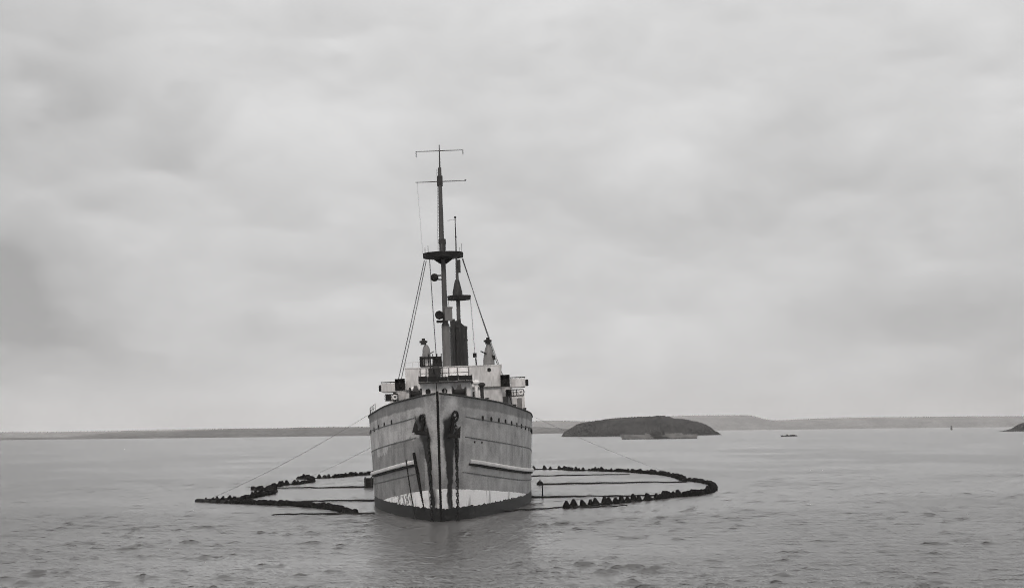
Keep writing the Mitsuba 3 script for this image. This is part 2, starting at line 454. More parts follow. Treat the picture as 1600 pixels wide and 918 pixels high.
def anchor(side, tc, s, z, h, lean):
    shank = tube([(0, 0, h), (0, 0, .15)], [.13, .2], 8)
    crown = box(-.75, .75, -.28, .28, -.15, .28)
    parts = [shank, crown]
    for q in (-1, 1):
        fl = trimesh.convex.convex_hull(np.array([[q * .35, -.22, .1], [q * .35, .22, .1], [q * 1.0, -.2, 0.0], [q * 1.0, .2, 0.0], [q * .82, -.05, 1.25], [q * .82, .05, 1.25], [q * .5, -.14, .75], [q * .5, .14, .75]]))
        parts.append(fl)
    a = np.linspace(0, 2 * np.pi, 13)
    parts.append(tube(np.stack([.22 * np.cos(a), 0 * a, h + .22 + .22 * np.sin(a)], -1), .07, 6))
    m = cat(parts)
    m.apply_transform(trimesh.transformations.rotation_matrix(lean, (0, 1, 0)))
    m.apply_translation((tc, s, z))
    return Wn(m)


add('anchor', anchor(-1, -2.05, .3, 8.55, 1.5, .12), 'mat_black', SHIP, label='black anchor hanging at the starboard hawse pipe')
add('anchor', anchor(1, .85, .1, 8.2, 2.0, .22), 'mat_black', SHIP, label='black anchor hanging at the port hawse pipe')
a = np.linspace(0, 2 * np.pi, 13)


def chain(p0, p1, size):
    p0, p1 = np.asarray(p0, float), np.asarray(p1, float)
    n = int(np.linalg.norm(p1 - p0) / (size * 1.25))
    ms = []
    for k in range(n):
        c = p0 + (p1 - p0) * (k + .5) / n
        o = .62 * size * np.cos(a) * .75, .86 * size * np.sin(a)
        q = np.stack([o[0], 0 * a, o[1]], -1) if k % 2 else np.stack([0 * a, o[0], o[1]], -1)
        ms.append(tube(q + c, .17 * size, 6, False))
    return Wn(cat(ms))


add('anchor_chain', chain((-1.35, .2, 8.5), (-1.18, 1.3, -1.6), .30), 'mat_black', SHIP, smooth=50)
add('anchor_chain', chain((1.42, .3, 9.6), (1.42, 1.6, -1.6), .27), 'mat_black', SHIP, smooth=50)

# windlasses on the forecastle, one each side
for tc, w, top in ((-3.15, 1.35, 13.75), (1.65, 1.6, 13.75)):
    zb = 11.0
    wd = add('windlass', Wm(cat([box(tc - w / 2, tc + w / 2, 11.4, 13.6, zb, 12.25), box(tc - w / 2, tc - w / 2 + .14, 11.6, 13.2, zb, top - .1), box(tc + w / 2 - .14, tc + w / 2, 11.6, 13.2, zb, top - .25)])), 'mat_dark', SHIP)
    dm = lathe([(0, -.45 * w), (.62, -.45 * w), (.62, -.38 * w), (.42, -.34 * w), (.38, 0), (.42, .34 * w), (.62, .38 * w), (.62, .45 * w), (0, .45 * w)], 18)
    dm.apply_transform(trimesh.transformations.rotation_matrix(np.pi / 2, (0, 1, 0))); dm.apply_translation((tc, 12.3, 12.9))
    add('drum', Wm(dm), 'mat_black', wd, smooth=30)
    hood = trimesh.convex.convex_hull(np.array([[tc - .35, 12.0, 13.2], [tc + .3, 12.0, 13.2], [tc - .35, 13.2, 13.2], [tc + .3, 13.2, 13.2], [tc - .15, 12.4, top + .1], [tc + .2, 12.4, top + .1], [tc + .1, 12.9, top + .1]]))
    add('gear_cover', Wm(hood), 'mat_dark', wd)
for tc in (-4.9, 4.4, 7.6, -7.0, 8.9, -9.6):
    sq = float(np.interp(abs(tc), [2, 4, 6.5, 8.2, 10.1], [5, 11, 20, 27, 38])) + 1
    zt = float(zdk(sq))
    b = cat([lathe([(.16, zt - 1.1), (.16, zt + .18), (.22, zt + .2), (.22, zt + .3), (0, zt + .32)], 12, at=(tc + o, sq, 0)) for o in (-.28, .28)])
    add('bollard', Wm(b), 'mat_dark', SHIP, smooth=30)
add('jackstaff', Wm(tube([(T0, -1.6, 11.2), (T0, -1.7, 13.9)], [.06, .04], 8)), 'mat_black', SHIP)

# forward deckhouse with two portholes, and the gun platform on it behind black panels standing in for a shadow gap
dh = add('deckhouse', Wm(cat([box(-3.2, 2.75, 24, 36, 10.9, 14.42), box(-3.26, 2.81, 23.94, 24.0, 14.3, 14.44), box(-.34, -.26, 23.95, 24.0, 11, 14.3)])), 'mat_pale', SHIP)
for tc in (-2.3, -.35 + .0, 1.5):
    ring = lathe([(0, 0), (.22, 0), (.22, .04), (.32, .06), (.32, -.05)], 16)
    ring.apply_transform(trimesh.transformations.rotation_matrix(np.pi / 2, (1, 0, 0))); ring.apply_translation((tc, 23.97, 13.5))
    add('porthole', Wm(ring), 'mat_black', dh, smooth=30)
gp = add('gun_platform', Wm(box(-3.35, 2.95, 23.2, 33, 14.45, 14.62)), 'mat_dark', SHIP)
for x0, x1 in ((-3.35, -2.3), (-2.27, -1.1), (-1.07, .1), (.13, 1.3), (1.33, 2.95)):
    add('dark_panel', Wm(box(x0, x1, 23.2, 23.28, 14.64, 15.2 + .06 * math.sin(x0 * 7))), 'mat_black', gp)
for x in np.linspace(-3.33, 2.93, 9):
    add('stanchion', Wm(tube([(x, 23.32, 14.5), (x, 23.32, 15.34)], .04, 6)), 'mat_dark', gp)
add('gun', Wm(cat([lathe([(.5, 14.6), (.45, 15.0), (.3, 15.5), (.25, 15.9), (0, 15.95)], 14, at=(-1.6, 27, 0)), tube([(-1.6, 28, 15.6), (-1.62, 24.6, 16.2)], [.12, .07], 8), box(-2.3, -.9, 26.3, 26.36, 15.1, 16.3)])), 'mat_dark', gp, smooth=30)

# ventilators beside the platform
for tc, sq, zt in ((3.35, 27, 14.7), (4.0, 30, 14.5), (-4.4, 31, 14.3)):
    v = cat([lathe([(.22, 10.9), (.22, zt - .5), (.42, zt - .38), (.45, zt - .2), (.3, zt), (0, zt + .05)], 14, at=(tc, sq, 0))])
    add('ventilator', Wm(v), 'mat_dark' if tc > 3.5 else 'mat_white', SHIP, smooth=30)

# bridge block
br = add('bridge', Wm(cat([box(-5.65, 6.5, 36, 50, 10.9, 16.82), box(-5.72, 6.57, 35.93, 50.05, 16.8, 16.92), box(-5.7, 6.55, 35.95, 36, 14.2, 14.3)])), 'mat_pale', SHIP)
add('lower_bridge', Wm(cat([box(-7.4, 7.7, 38, 58, 10.9, 14.15), box(-7.5, 7.8, 37.9, 58.05, 14.1, 14.22)])), 'mat_pale', SHIP)
cols = (-3.75, -3.0, -1.45, -.15, .95, 2.35)
for z0, z1 in ((16.16, 16.72), (15.5, 16.06)):
    for c0, c1 in zip(cols[:-1], cols[1:]):
        w = add('window', Wm(box(c0 + .08, c1 - .08, 35.90, 35.97, z0, z1)), 'mat_white' if (c0 != -3.0) else 'mat_pale', br)
for x in cols:
    add('mullion', Wm(box(x - .06, x + .06, 35.86, 36.0, 15.42, 16.78)), 'mat_mid', br)
for zc in (15.44, 16.11, 16.78):
    add('rail', Wm(box(cols[0], cols[-1], 35.87, 35.999, zc - .035, zc + .035)), 'mat_mid', br)
for x in (3.6, 4.45):
    add('panel_seam', Wm(box(x - .03, x + .03, 35.96, 36.0, 14.3, 16.8)), 'mat_strake', br)
ring = lathe([(0, 0), (.16, 0), (.16, .04), (.24, .06), (.24, -.05)], 16)
ring.apply_transform(trimesh.transformations.rotation_matrix(np.pi / 2, (1, 0, 0))); ring.apply_translation((4.95, 35.97, 16.3))
add('porthole', Wm(ring), 'mat_black', br, smooth=30)
add('hand_rail', Wm(cat([tube([(-5.6, 36.1, 17.6), (-3.9, 36.1, 17.6)], .03, 5)] + [tube([(x, 36.1, 16.9), (x, 36.1, 17.6)], .03, 5) for x in (-5.6, -4.7, -3.95)])), 'mat_pale', br)

# lookout platform on the bridge roof (left): dark rails, canvas, ladder and lockers
lp = add('lookout_platform', Wm(cat([box(-3.75, -1.05, 36.4, 40, 17.0, 17.12), box(-3.75, -1.05, 36.4, 36.46, 17.95, 18.25), box(-3.75, -3.35, 36.42, 36.5, 17.1, 18.0), box(-2.2, -1.1, 36.5, 36.6, 17.1, 18.0)])), 'mat_black', SHIP)
for x in np.linspace(-3.75, -1.05, 6):
    add('stanchion', Wm(tube([(x, 36.45, 17.0), (x, 36.45, 18.6 if x > -2.7 else 18.3)], .06, 6)), 'mat_black', lp)
add('locker', Wm(box(-3.2, -2.5, 36.9, 37.6, 17.1, 17.75)), 'mat_pale', lp)
lad = [box(-2.5, -2.38, 35.6, 35.7, 15.3, 17.9), box(-1.0, -.9, 35.6, 35.7, 15.3, 17.6)] + [box(-2.5, -.9, 35.62, 35.68, z, z + .09) for z in np.arange(15.5, 17.2, .28)]
add('signal_ladder', Wm(cat(lad)), 'mat_dark', SHIP)
add('canvas_bundle', Wm(trimesh.creation.icosphere(3, 1.).apply_transform(np.diag([.62, .4, .65, 1])).apply_translation((-1.75, 35.5, 16.4))), 'mat_dark', SHIP, smooth=True)

# gun directors, one on each side of the bridge roof
for tc, zb, side in ((-3.0, 17.1, -1), (4.95, 16.9, 1)):
    if side > 0:
        prof = [(.74, zb), (.72, zb + .8), (.62, zb + 1.3), (.46, zb + 2.1), (.28, zb + 2.6), (.2, zb + 2.85)]
    else:
        prof = [(.58, zb), (.56, zb + 1.2), (.5, zb + 1.7), (.46, zb + 2.25), (.3, zb + 2.6), (.2, zb + 2.75)]
    gd = add('gun_director', Wm(lathe(prof, 16, at=(tc, 38, 0))), 'mat_mid', SHIP, smooth=30)
    zc, hc = zb + 2.8, tc - (.32 if side < 0 else .05)
    add('director_head', Wm(cat([box(hc - .34, hc + .34, 37.6, 38.5, zc, zc + .5), box(hc - .2, hc + .2, 37.7, 38.3, zc + .5, zc + .78), tube([(hc - .5, 37.9, zc + .36), (hc + .5, 37.9, zc + .36)], .13, 8)])), 'mat_black' if side > 0 else 'mat_dark', gd)
    add('sight_arm', Wm(cat([tube([(tc - .3 * side, 37.5, zb + 1.5), (tc - 1.0 * side, 37.2, zb + 1.85)], [.1, .07], 6), box(tc + side * .55 - .25, tc + side * .55 + .25, 37.5, 38.2, zb + .75, zb + 1.3)])), 'mat_black' if side > 0 else 'mat_mid', gd)
    add('pedestal_ring', Wm(lathe([(.78, zb), (.78, zb + .12), (.7, zb + .14)], 16, at=(tc, 38, 0))), 'mat_dark', gd)
sl = add('signal_lamp', Wm(tube([(3.4, 37, 16.9), (3.32, 37, 17.9)], .07, 8)), 'mat_dark', SHIP)
add('lamp_head', Wm(trimesh.creation.cylinder(.24, .55, sections=14).apply_translation((3.2, 37, 18.25))), 'mat_black', sl, smooth=30)

# bridge wings
for side, c in ((-1, (-8.75, -6.95)), (1, (7.55, 9.45))):
    x0, x1 = c
    wg = add('bridge_wing', Wm(cat([box(x0, x1, 36.2, 36.28, 14.0, 15.08), box(x0, x1, 36.28, 40, 14.0, 14.1), box(x0 if side < 0 else x1 - .08, x0 + .08 if side < 0 else x1, 36.28, 40, 14.1, 15.0)])), 'mat_pale', SHIP)
    add('wing_rail', Wm(box(x0 - .02, x1 + .02, 36.15, 36.33, 15.16, 15.27)), 'mat_dark', wg)
    for x in np.linspace(x0 + .05, x1 - .05, 4):
        add('stanchion', Wm(tube([(x, 36.24, 15.05), (x, 36.24, 15.2)], .03, 6)), 'mat_dark', wg)
    b0, b1 = (-6.93, -5.7) if side < 0 else (6.32, 7.5)
    sb = add('sidelight_box', Wm(cat([box(b0, b1, 35.6, 35.7, 14.15, 15.5), box(b0, b0 + .08, 35.1, 35.6, 14.15, 15.5), box(b1 - .08, b1, 35.1, 35.6, 14.15, 15.5), box(b0, b1, 35.1, 35.7, 15.5, 15.56), box(b0, b1, 35.1, 35.7, 14.09, 14.15)])), 'mat_black', SHIP)
    add('sidelight', Wm(lathe([(.12, 14.5), (.16, 14.6), (.16, 14.95), (.08, 15.05), (0, 15.1)], 12, at=((b0 + b1) / 2, 35.35, 0))), 'mat_black', sb, smooth=30)
    xe = x0 - .12 if side < 0 else x1 + .2
    lt = lathe([(.0, -.42), (.17, -.4), (.2, -.2), (.2, .2), (.17, .4), (0, .42)], 12, at=(xe, 36.4, 14.5))
    add('wing_lamp', Wm(lt), 'mat_black', wg, smooth=30)
    # open gallery below the wing
    g0, g1 = (-8.3, -6.7) if side < 0 else (7.0, 9.2)
    ga = add('side_gallery', Wm(cat([box(g0, g1, 36.3, 37.9, 12.86, 12.96), box(g0, g1, 36.3, 36.36, 13.6, 13.74)])), 'mat_dark', SHIP)
    for x in np.linspace(g0, g1, 6):
        add('stanchion', Wm(tube([(x, 36.33, 12.9), (x, 36.33, 13.66)], .05, 6)), 'mat_black', ga)
    add('dark_panel', Wm(box(g0, g0 + .7, 36.3, 36.38, 12.95, 13.62) if side > 0 else box(g0 + .1, g0 + .8, 36.3, 36.38, 12.95, 13.62)), 'mat_black', ga)
    xr = g1 - .35
    lb = trimesh.creation.torus(.24, .1, 20, 8).apply_transform(trimesh.transformations.rotation_matrix(np.pi / 2, (1, 0, 0))).apply_translation((xr, 36.22, 13.3))
    add('lifebuoy', Wm(lb), 'mat_white', ga, smooth=True)
    add('strut', Wm(tube([(g0 + .4 if side > 0 else g1 - .3, 36.4, 12.9), (g0 + .85 if side > 0 else g1 - .9, 36.6, 11.2)], .07, 6)), 'mat_dark', ga)

# doors, rails and lockers on the lower bridge front, seen each side of the forward deckhouse
lb = 'depot_ship__lower_bridge'
for x in (-6.4, 6.9):
    add('door', Wm(box(x - .33, x + .33, 37.94, 38.0, 11.0, 12.9)), 'mat_mid', lb)
for x0, x1 in ((-7.45, -5.8), (6.6, 7.75)):
    r_ = [tube([(x0, 37.85, z), (x1, 37.85, z)], .03, 5) for z in (14.6, 15.0)] + [tube([(x, 37.85, 14.2), (x, 37.85, 15.05)], .03, 5) for x in np.linspace(x0, x1, 4)]
    add('hand_rail', Wm(cat(r_)), 'mat_mid', lb)
for x0, x1, z0, z1 in ((3.2, 4.1, 11.0, 12.4), (4.4, 5.9, 10.9, 12.0), (-5.6, -4.7, 11.0, 12.5)):
    add('deck_locker', Wm(cat([box(x0, x1, 34.6, 35.6, z0, z1), box(x0 - .05, x1 + .05, 34.55, 35.65, z1, z1 + .08)])), 'mat_mid', SHIP)
for x, z in ((3.0, 13.3),):
    add('hose_reel', Wm(lathe([(0, -.2), (.35, -.2), (.35, -.14), (.2, -.12), (.2, .12), (.35, .14), (.35, .2), (0, .2)], 14).apply_transform(trimesh.transformations.rotation_matrix(np.pi / 2, (1, 0, 0))).apply_translation((x, 35.75, z))), 'mat_dark', br, smooth=30)
for x0, x1, z in ((2.6, 6.3, 14.15), (-5.6, -3.9, 14.1)):
    add('ledge', Wm(box(x0, x1, 35.7, 35.999, z - .05, z + .05)), 'mat_mid', br)
for sd_ in (-1,):
    for q0, q1 in ((27, 40),):
        sq = np.arange(q0, q1, 1.6)
        p = np.array([hull_at(sd_, q, float(zdk(q)), -.15) for q in sq])
        top = p + np.array([0, 0, .95])
        add('deck_rail', Wn(cat([tube(top, .03, 5), tube(p + np.array([0, 0, .5]), .025, 5)] + [tube([a_, b_], .03, 5) for a_, b_ in zip(p, top)])), 'mat_mid', SHIP)

# long deckhouse abaft the bridge
sd = add('after_house', Wm(cat([box(-9.3, 9.75, 58, 118, 10.9, 14.0), box(-9.4, 9.85, 57.9, 118.1, 13.96, 14.08)])), 'mat_pale', SHIP)
for x in (-8.6, 9.0):
    add('door', Wm(box(x - .35, x + .35, 57.93, 58.0, 11.1, 13.1)), 'mat_mid', sd)
for q in np.arange(62, 116, 3.0):
    for x in (-9.3, 9.75):
        add('window', Wm(box(x - .03, x + .03, q, q + .6, 12.6, 13.2)), 'mat_pane', sd)

# funnel
fn = lathe([(1.25, 13.9), (1.22, 20.5), (1.2, 23.0), (1.27, 23.05), (1.27, 23.35), (1.1, 23.4), (1.02, 22.2), (0, 22.0)], 32, 1.0, 2.1, at=(.78, 57, 0))
fu = add('funnel', Wm(fn), 'mat_funnel', SHIP, smooth=35, label='dark upright funnel behind the foremast')
pts = [(x, y, z) for y in (55.6, 58.4) for x, z in ((-.3, 21.5), (-.3, 24.15), (.85, 24.15), (1.85, 23.2), (1.85, 21.5))]
add('casing_top', Wm(trimesh.convex.convex_hull(np.array(pts))), 'mat_funnel', fu)
add('steam_pipe', Wm(tube([(.15, 54.5, 14.2), (.15, 54.5, 24.3)], .24, 10)), 'mat_funnel', fu, smooth=40)
add('steam_pipe', Wm(tube([(1.05, 54.35, 14.2), (1.05, 54.35, 24.2)], .17, 10)), 'mat_dark', fu, smooth=40)
for zc in (16.5, 19.0, 21.4):
    add('band', Wm(lathe([(1.28, zc), (1.28, zc + .12), (1.2, zc + .13)], 32, 1.0, 2.1, at=(.78, 57, 0))), 'mat_dark', fu)

# foremast
MT, MS = -.5, 40.
fm = add('foremast', Wm(tube([(MT, MS, 10.9), (MT, MS, 22.5), (MT, MS, 22.7), (MT, MS, 30), (MT, MS, 33.6)], [.52, .50, .36, .31, .28], 16)), 'mat_mast', SHIP, smooth=40)
add('mast_sleeve', Wm(tube([(MT + .03, MS - .05, 16.9), (MT + .03, MS - .05, 22.3)], .53, 16)), 'mat_mast_low', fm, smooth=40, label='paler thick lower length of the foremast')
add('topmast', Wm(tube([(MT - .12, MS - .25, 31.4), (MT - .1, MS - .25, 36), (MT - .06, MS - .25, 43.0), (MT - .04, MS - .25, 43.05), (MT, MS - .25, 46.0)], [.34, .31, .22, .10, .06], 12)), 'mat_topmast', fm, smooth=40)
lad = [tube([(MT - .62, MS - .2, 32), (MT - .42, MS - .2, 42.8)], .022, 5), tube([(MT - .40, MS - .2, 32), (MT - .25, MS - .2, 42.8)], .022, 5)]
for z in np.arange(32.3, 42.6, .4):
    f = (z - 32) / 10.8
    lad.append(tube([(MT - .62 + .2 * f, MS - .2, z), (MT - .40 + .15 * f, MS - .2, z)], .018, 5))
add('mast_ladder', Wm(cat(lad)), 'mat_dark', fm)
add('topmast_cap', Wm(cat([box(MT - .5, MT + .42, MS - .6, MS + .4, 33.0, 33.6), box(MT - .4, MT + .38, MS - .55, MS + .3, 32.2, 33.02)])), 'mat_dark', fm)
add('yard_band', Wm(box(MT - .42, MT + .28, MS - .5, MS + .1, 40.6, 41.9)), 'mat_dark', fm)
tub = lathe([(0, 30.98), (2.45, 31.18), (2.6, 31.2), (2.62, 31.82), (2.54, 31.84), (2.5, 31.3), (0, 31.28)], 28, 1.0, .8, at=(MT, MS, 0))
pf = add('crow_platform', Wm(tub), 'mat_black', fm)
add('bracket', Wm(cat([trimesh.convex.convex_hull(np.array([[MT - 1.3, MS - .1, 31.05], [MT - 1.3, MS + .1, 31.05], [MT + 1.3, MS - .1, 31.05], [MT + 1.3, MS + .1, 31.05], [MT - .4, MS - .1, 30.4], [MT + .4, MS - .1, 30.4], [MT - .4, MS + .1, 30.4], [MT + .4, MS + .1, 30.4]]))])), 'mat_black', fm)
for x, h in ((-2.3, .7), (-1.9, 1.0), (2.45, 1.1), (2.2, .6)):
    add('stanchion', Wm(tube([(MT + x, MS - .6, 31.8), (MT + x, MS - .6, 31.8 + h)], .03, 5)), 'mat_mast', fm)
for zc, hw, r in ((45.2, 3.1, .055), (41.15, 3.25, .06)):
    yd = tube([(MT - hw, MS - .4, zc), (MT, MS - .4, zc), (MT + hw, MS - .4, zc)], [r * .7, r * 1.2, r * .7], 8)
    if zc > 44:
        yd = cat([yd, tube([(MT - hw + .05, MS - .4, zc), (MT - hw + .05, MS - .4, zc - .75)], .05, 6), tube([(MT + hw - .05, MS - .4, zc), (MT + hw - .05, MS - .4, zc - .6)], .05, 6)])
    else:
        yd = cat([yd, trimesh.creation.icosphere(1, .12).apply_translation((MT + hw, MS - .4, zc + .05))])
    add('yard', Wm(yd), 'mat_topmast', fm)
ln = lathe([(0, -.5), (.42, -.46), (.5, -.3), (.5, .3), (.4, .44), (0, .5)], 16)
ln.apply_transform(trimesh.transformations.rotation_matrix(np.pi / 2, (1, 0, 0))); ln.apply_translation((MT - 1.2, MS - .2, 28.65))
add('mast_lamp', Wm(cat([ln, tube([(MT, MS, 28.9), (MT - 1.2, MS - .2, 28.9)], .1, 6), tube([(MT, MS, 28.35), (MT - 1.0, MS - .2, 28.4)], .09, 6)])), 'mat_black', fm, smooth=30)
slm = lathe([(0, -.6), (.4, -.55), (.55, -.2), (.55, .45), (.48, .5), (.46, .4), (0, .35)], 16)
slm.apply_transform(trimesh.transformations.rotation_matrix(np.pi / 2, (1, 0, 0))); slm.apply_translation((MT - .72, MS - .7, 23.7))
add('searchlight', Wm(cat([slm, box(MT - 1.1, MT - .1, MS - 1.2, MS, 22.75, 23.0)])), 'mat_black', fm, smooth=30)
add('lookout_box', Wm(cat([box(MT + .02, MT + .95, MS - 1.3, MS - .3, 22.95, 24.55), box(MT - .05, MT + 1.02, MS - 1.37, MS - .23, 24.55, 24.68)])), 'mat_mast_low', fm)

# main mast
AT, AS = .0, 95.
am = add('mainmast', Wm(tube([(AT, AS, 10.9), (AT, AS, 31), (AT, AS, 37.2)], [.4, .32, .2], 14)), 'mat_mast', SHIP, smooth=40)
add('topmast', Wm(tube([(AT - .05, AS - .2, 36), (AT - .02, AS - .2, 40.0), (AT, AS - .2, 44.6)], [.17, .12, .07], 10)), 'mat_topmast', am, smooth=40)
add('mast_tub', Wm(lathe([(0, 30.45), (1.9, 30.6), (2.0, 31.3), (1.9, 31.32), (1.85, 30.75), (0, 30.7)], 24, 1, .8, at=(AT + .2, AS, 0))), 'mat_black', am)
add('mast_housing', Wm(lathe([(.85, 31.0), (.8, 32.0), (.4, 33.8), (.3, 34.0), (0, 34.1)], 16, at=(AT - .05, AS, 0))), 'mat_dark', am, smooth=30)
add('lookout_box', Wm(box(AT + .1, AT + .62, AS - .7, AS + .3, 35.2, 37.3)), 'mat_dark', am)
add('truck', Wm(cat([trimesh.creation.icosphere(2, .2).apply_translation((AT, AS - .2, 44.5)), trimesh.creation.icosphere(1, .16).apply_translation((AT, AS - .2, 41.2))])), 'mat_dark', am)
add('yard', Wm(tube([(AT - 1.3, AS - .3, 44.0), (AT + .2, AS - .3, 44.1)], .03, 6)), 'mat_topmast', am)
for x in (2.1, -1.6):
    add('stay', Wm(tube([(AT + x, AS, 30.6), (AT + x + .35, AS + 2, 22), (AT + x + .7, AS + 4, 14.1)], .04, 5)), 'mat_wire', am)

# standing rigging of the foremast
for p, q, r in (((-2.95, 40, 30.95), (-7.6, 41, 12.9), .055), ((-2.7, 40, 30.95), (-7.35, 43, 12.9), .05), ((-2.25, 39.5, 30.95), (-1.75, 38, 18.3), .055),
                ((2.05, 40, 31.0), (6.65, 42, 15.2), .055), ((1.95, 40, 31.0), (7.3, 46, 14.1), .04)):
    p, q = np.array(p), np.array(q)
    f = np.linspace(0, 1, 8)[:, None]
    add('stay', Wm(tube(p + (q - p) * f - np.array([0, 0, 1]) * .25 * np.sin(np.pi * f), r, 5)), 'mat_wire', fm)
for z0, z1, x in ((41.1, 31.8, -2.9),):
    add('halyard', Wm(tube([(MT + x * 1.05, MS - .4, z0), (MT + x * .9, MS - .4, z1)], .012, 4)), 'mat_wire', fm)

# ---------------------------------------------------------------- spars and ropes over the ship's side
f = np.linspace(0, 1, 14)
p = np.array([hull_at(-1, 3.6 + 0.5 * q, 6.6 - 7.2 * q, .32 - .06 * q) for q in f]); p[:, 0] += .55 * f
add('fender_spar', tube(Wh(p), .16, 8), 'mat_black', smooth=40, label='thick dark spar hanging upright against the left bow of the ship', category='spar')
p = np.array([hull_at(-1, 5.6, 5.9 - 6.2 * q, .55) for q in f]); p[:, 0] += .3 * f
add('hanging_rope', tube(Wh(p), .07, 6), 'mat_spar', smooth=40, label='thinner dark rope hanging beside the spar on the left bow', category='rope')


def wire(p, q, sag, r, label):
    p, q = np.array(p, float), np.array(q, float)
    f = np.linspace(0, 1, 24)[:, None]
    add('mooring_wire', tube(p + (q - p) * f - np.array([0, 0, 1]) * sag * 4 * f * (1 - f), r, 5), 'mat_wire', label=label, category='wire', group='wires from the ship to the boom')


wire((-17.9, 181, 11.2), (-43.2, 211.6, .1), .5, .02, 'long thin wire from left rail of ship down to left tip of boom')
wire((-17.9, 186, 7.3), (-41.4, 273.8, .1), .4, .018, 'short faint wire slanting from left hull side to far left boom')
wire((3.2, 212, 11.0), (31.6, 273.8, .1),   .5, .016, 'thin wire slanting from right rail of ship down to right boom')

# ---------------------------------------------------------------- the net boom round the ship
FL = {
    'drum': lathe([(0, -.25), (.36, -.25), (.41, .0), (.41, .38), (.36, .56), (.14, .62), (0, .62)], 12),
    'cone': lathe([(0, -.2), (.44, -.2), (.47, .0), (.40, .25), (.20, .62), (.13, .74), (0, .76)], 12),
    'ball': lathe([(0, -.3), (.3, -.22), (.42, .0), (.40, .22), (.26, .42), (0, .5)], 12)}
FP = {k: mikit.ply(m, None, 30) for k, m in FL.items()}


def boom(pts, spacing, kinds, scale, label, seed, r=.12, lines=1):
    g = np.random.default_rng(seed)
    key = unused('net_boom')
    labels[key] = {'label': label, 'category': 'boom', 'group': 'floating net booms round the ship'}
    c = arc(pts, .8)
    z = .10 + .05 * np.sin(np.arange(len(c)) * .7)
    scene_key = add('jackstay', tube(np.c_[c, z], r, 7), 'mat_spar', key, smooth=40)
    L = np.r_[0, np.cumsum(np.linalg.norm(np.diff(c, axis=0), axis=1))]
    s = .3
    while s < L[-1]:
        x, y = np.interp(s, L, c[:, 0]), np.interp(s, L, c[:, 1])
        f = s / L[-1]
        kd = kinds(f, g)
        k = (scale(f) if callable(scale) else scale) * (.85 + .3 * g.random())
        M = T().translate([x + .15 * g.standard_normal(), y + .15 * g.standard_normal(), .02 + .06 * g.random()]).rotate([0, 0, 1], g.random() * 360).rotate([1, 0, 0], 12 * g.standard_normal()).scale([k, k, k * (.9 + .25 * g.random())])
        add('float', FP[kd], 'mat_float', key, to_world=M)
        s += spacing(f) * (.8 + .4 * g.random())
    return key


mix = lambda f, g: ('drum', 'cone', 'ball')[int(g.random() * 3)]
boom([(-43.5, 203.4), (-39.7, 198.8), (-35.8, 196.0), (-31.7, 191.6), (-28.9, 189.2), (-25.7, 184.8), (-23.0, 180.2), (-20.7, 174.7), (-19.1, 169.6), (-18.0, 166.8)],
     lambda f: .5 if f > .12 else .8, lambda f, g: 'ball', lambda f: .35 + .8 * min(1, f * 3.5) if f < .85 else 1.0, 'unbroken string of black floats curving in from left tip to bow', 1, .3)
boom([(-43.2, 203.3), (-41.8, 204.8), (-40.7, 208.3), (-38.3, 209.6), (-37.5, 215.6), (-37.1, 224.2), (-38.0, 234.0), (-40.2, 239.7), (-42.9, 243.2)],
     lambda f: .95, mix, lambda f: .5 + .55 * min(1, f * 3), 'string of black floats receding from the left tip of the boom', 2, .2)
boom([(-42.9, 243.2), (-41.0, 248.0), (-41.3, 262.8), (-39.3, 268.6), (-38.3, 278.3), (-39.5, 289.8), (-42.4, 298.5), (-44.0, 299.3)],
     lambda f: 1.8, mix, 1.05, 'middle string of bunched black floats left of the ship', 3)
boom([(-44.0, 299.3), (-40.9, 302.2), (-37.3, 304.9), (-34.8, 317.2), (-31.8, 325.4), (-31.6, 335.3), (-25.1, 345.4), (-18.9, 348.5)],
     lambda f: 1.2, mix, 1.1, 'farthest string of black floats on the left, ending behind the hull', 4)
boom([(-4.2, 353.7), (4.7, 352.4), (7.1, 351.3), (10.9, 349.7), (13.4, 337.1), (16.9, 335.4), (20.9, 328.3), (24.5, 321.5), (27.0, 310.6), (29.4, 300.4), (30.5, 287.0), (30.1, 264.6)],
     lambda f: 1.9 if f < .25 else 1.1, mix, 1.1, 'far string of black floats reaching right from behind the hull', 5)
boom([(29.6, 261.4), (31.1, 260.9), (31.9, 254.0), (32.2, 244.6), (31.0, 230.9), (28.5, 214.6)],
     lambda f: .85, lambda f, g: 'ball', 1.05, 'solid black bend of floats at the right tip of the boom', 6, .3)
boom([(28.5, 214.6), (26.7, 208.5), (24.1, 203.0), (21.3, 199.8), (18.0, 193.2), (15.1, 188.6), (12.4, 184.2), (9.8, 180.0), (7.8, 177.5), (6.0, 174.6)],
     lambda f: 1.0 if f < .45 else 1.6, lambda f, g: 'cone' if f > .35 else mix(f, g), 1.08, 'near string of peaked black floats right of the bow', 7)

# outrigger spars that hold the booms off the hull


def spar(x0, y0, x1, y1, label, r=.13, wob=.22):
    n = 26
    f = np.linspace(0, 1, n)
    g = np.random.default_rng(int(abs(x0 * 10 + y0)))
    z = .0 + wob * meshkit.fbm(np.stack([f * 9, f * 0 + y0, f * 0], -1), 3, 2)
    x, y = x0 + (x1 - x0) * f, y0 + (y1 - y0) * f + .25 * np.sin(f * 5)
    add('outrigger_spar', tube(np.stack([x, y, z], -1), r * (1.1 - .5 * f), 7), 'mat_spar', smooth=40, label=label, category='spar', group='spars between hull and boom')


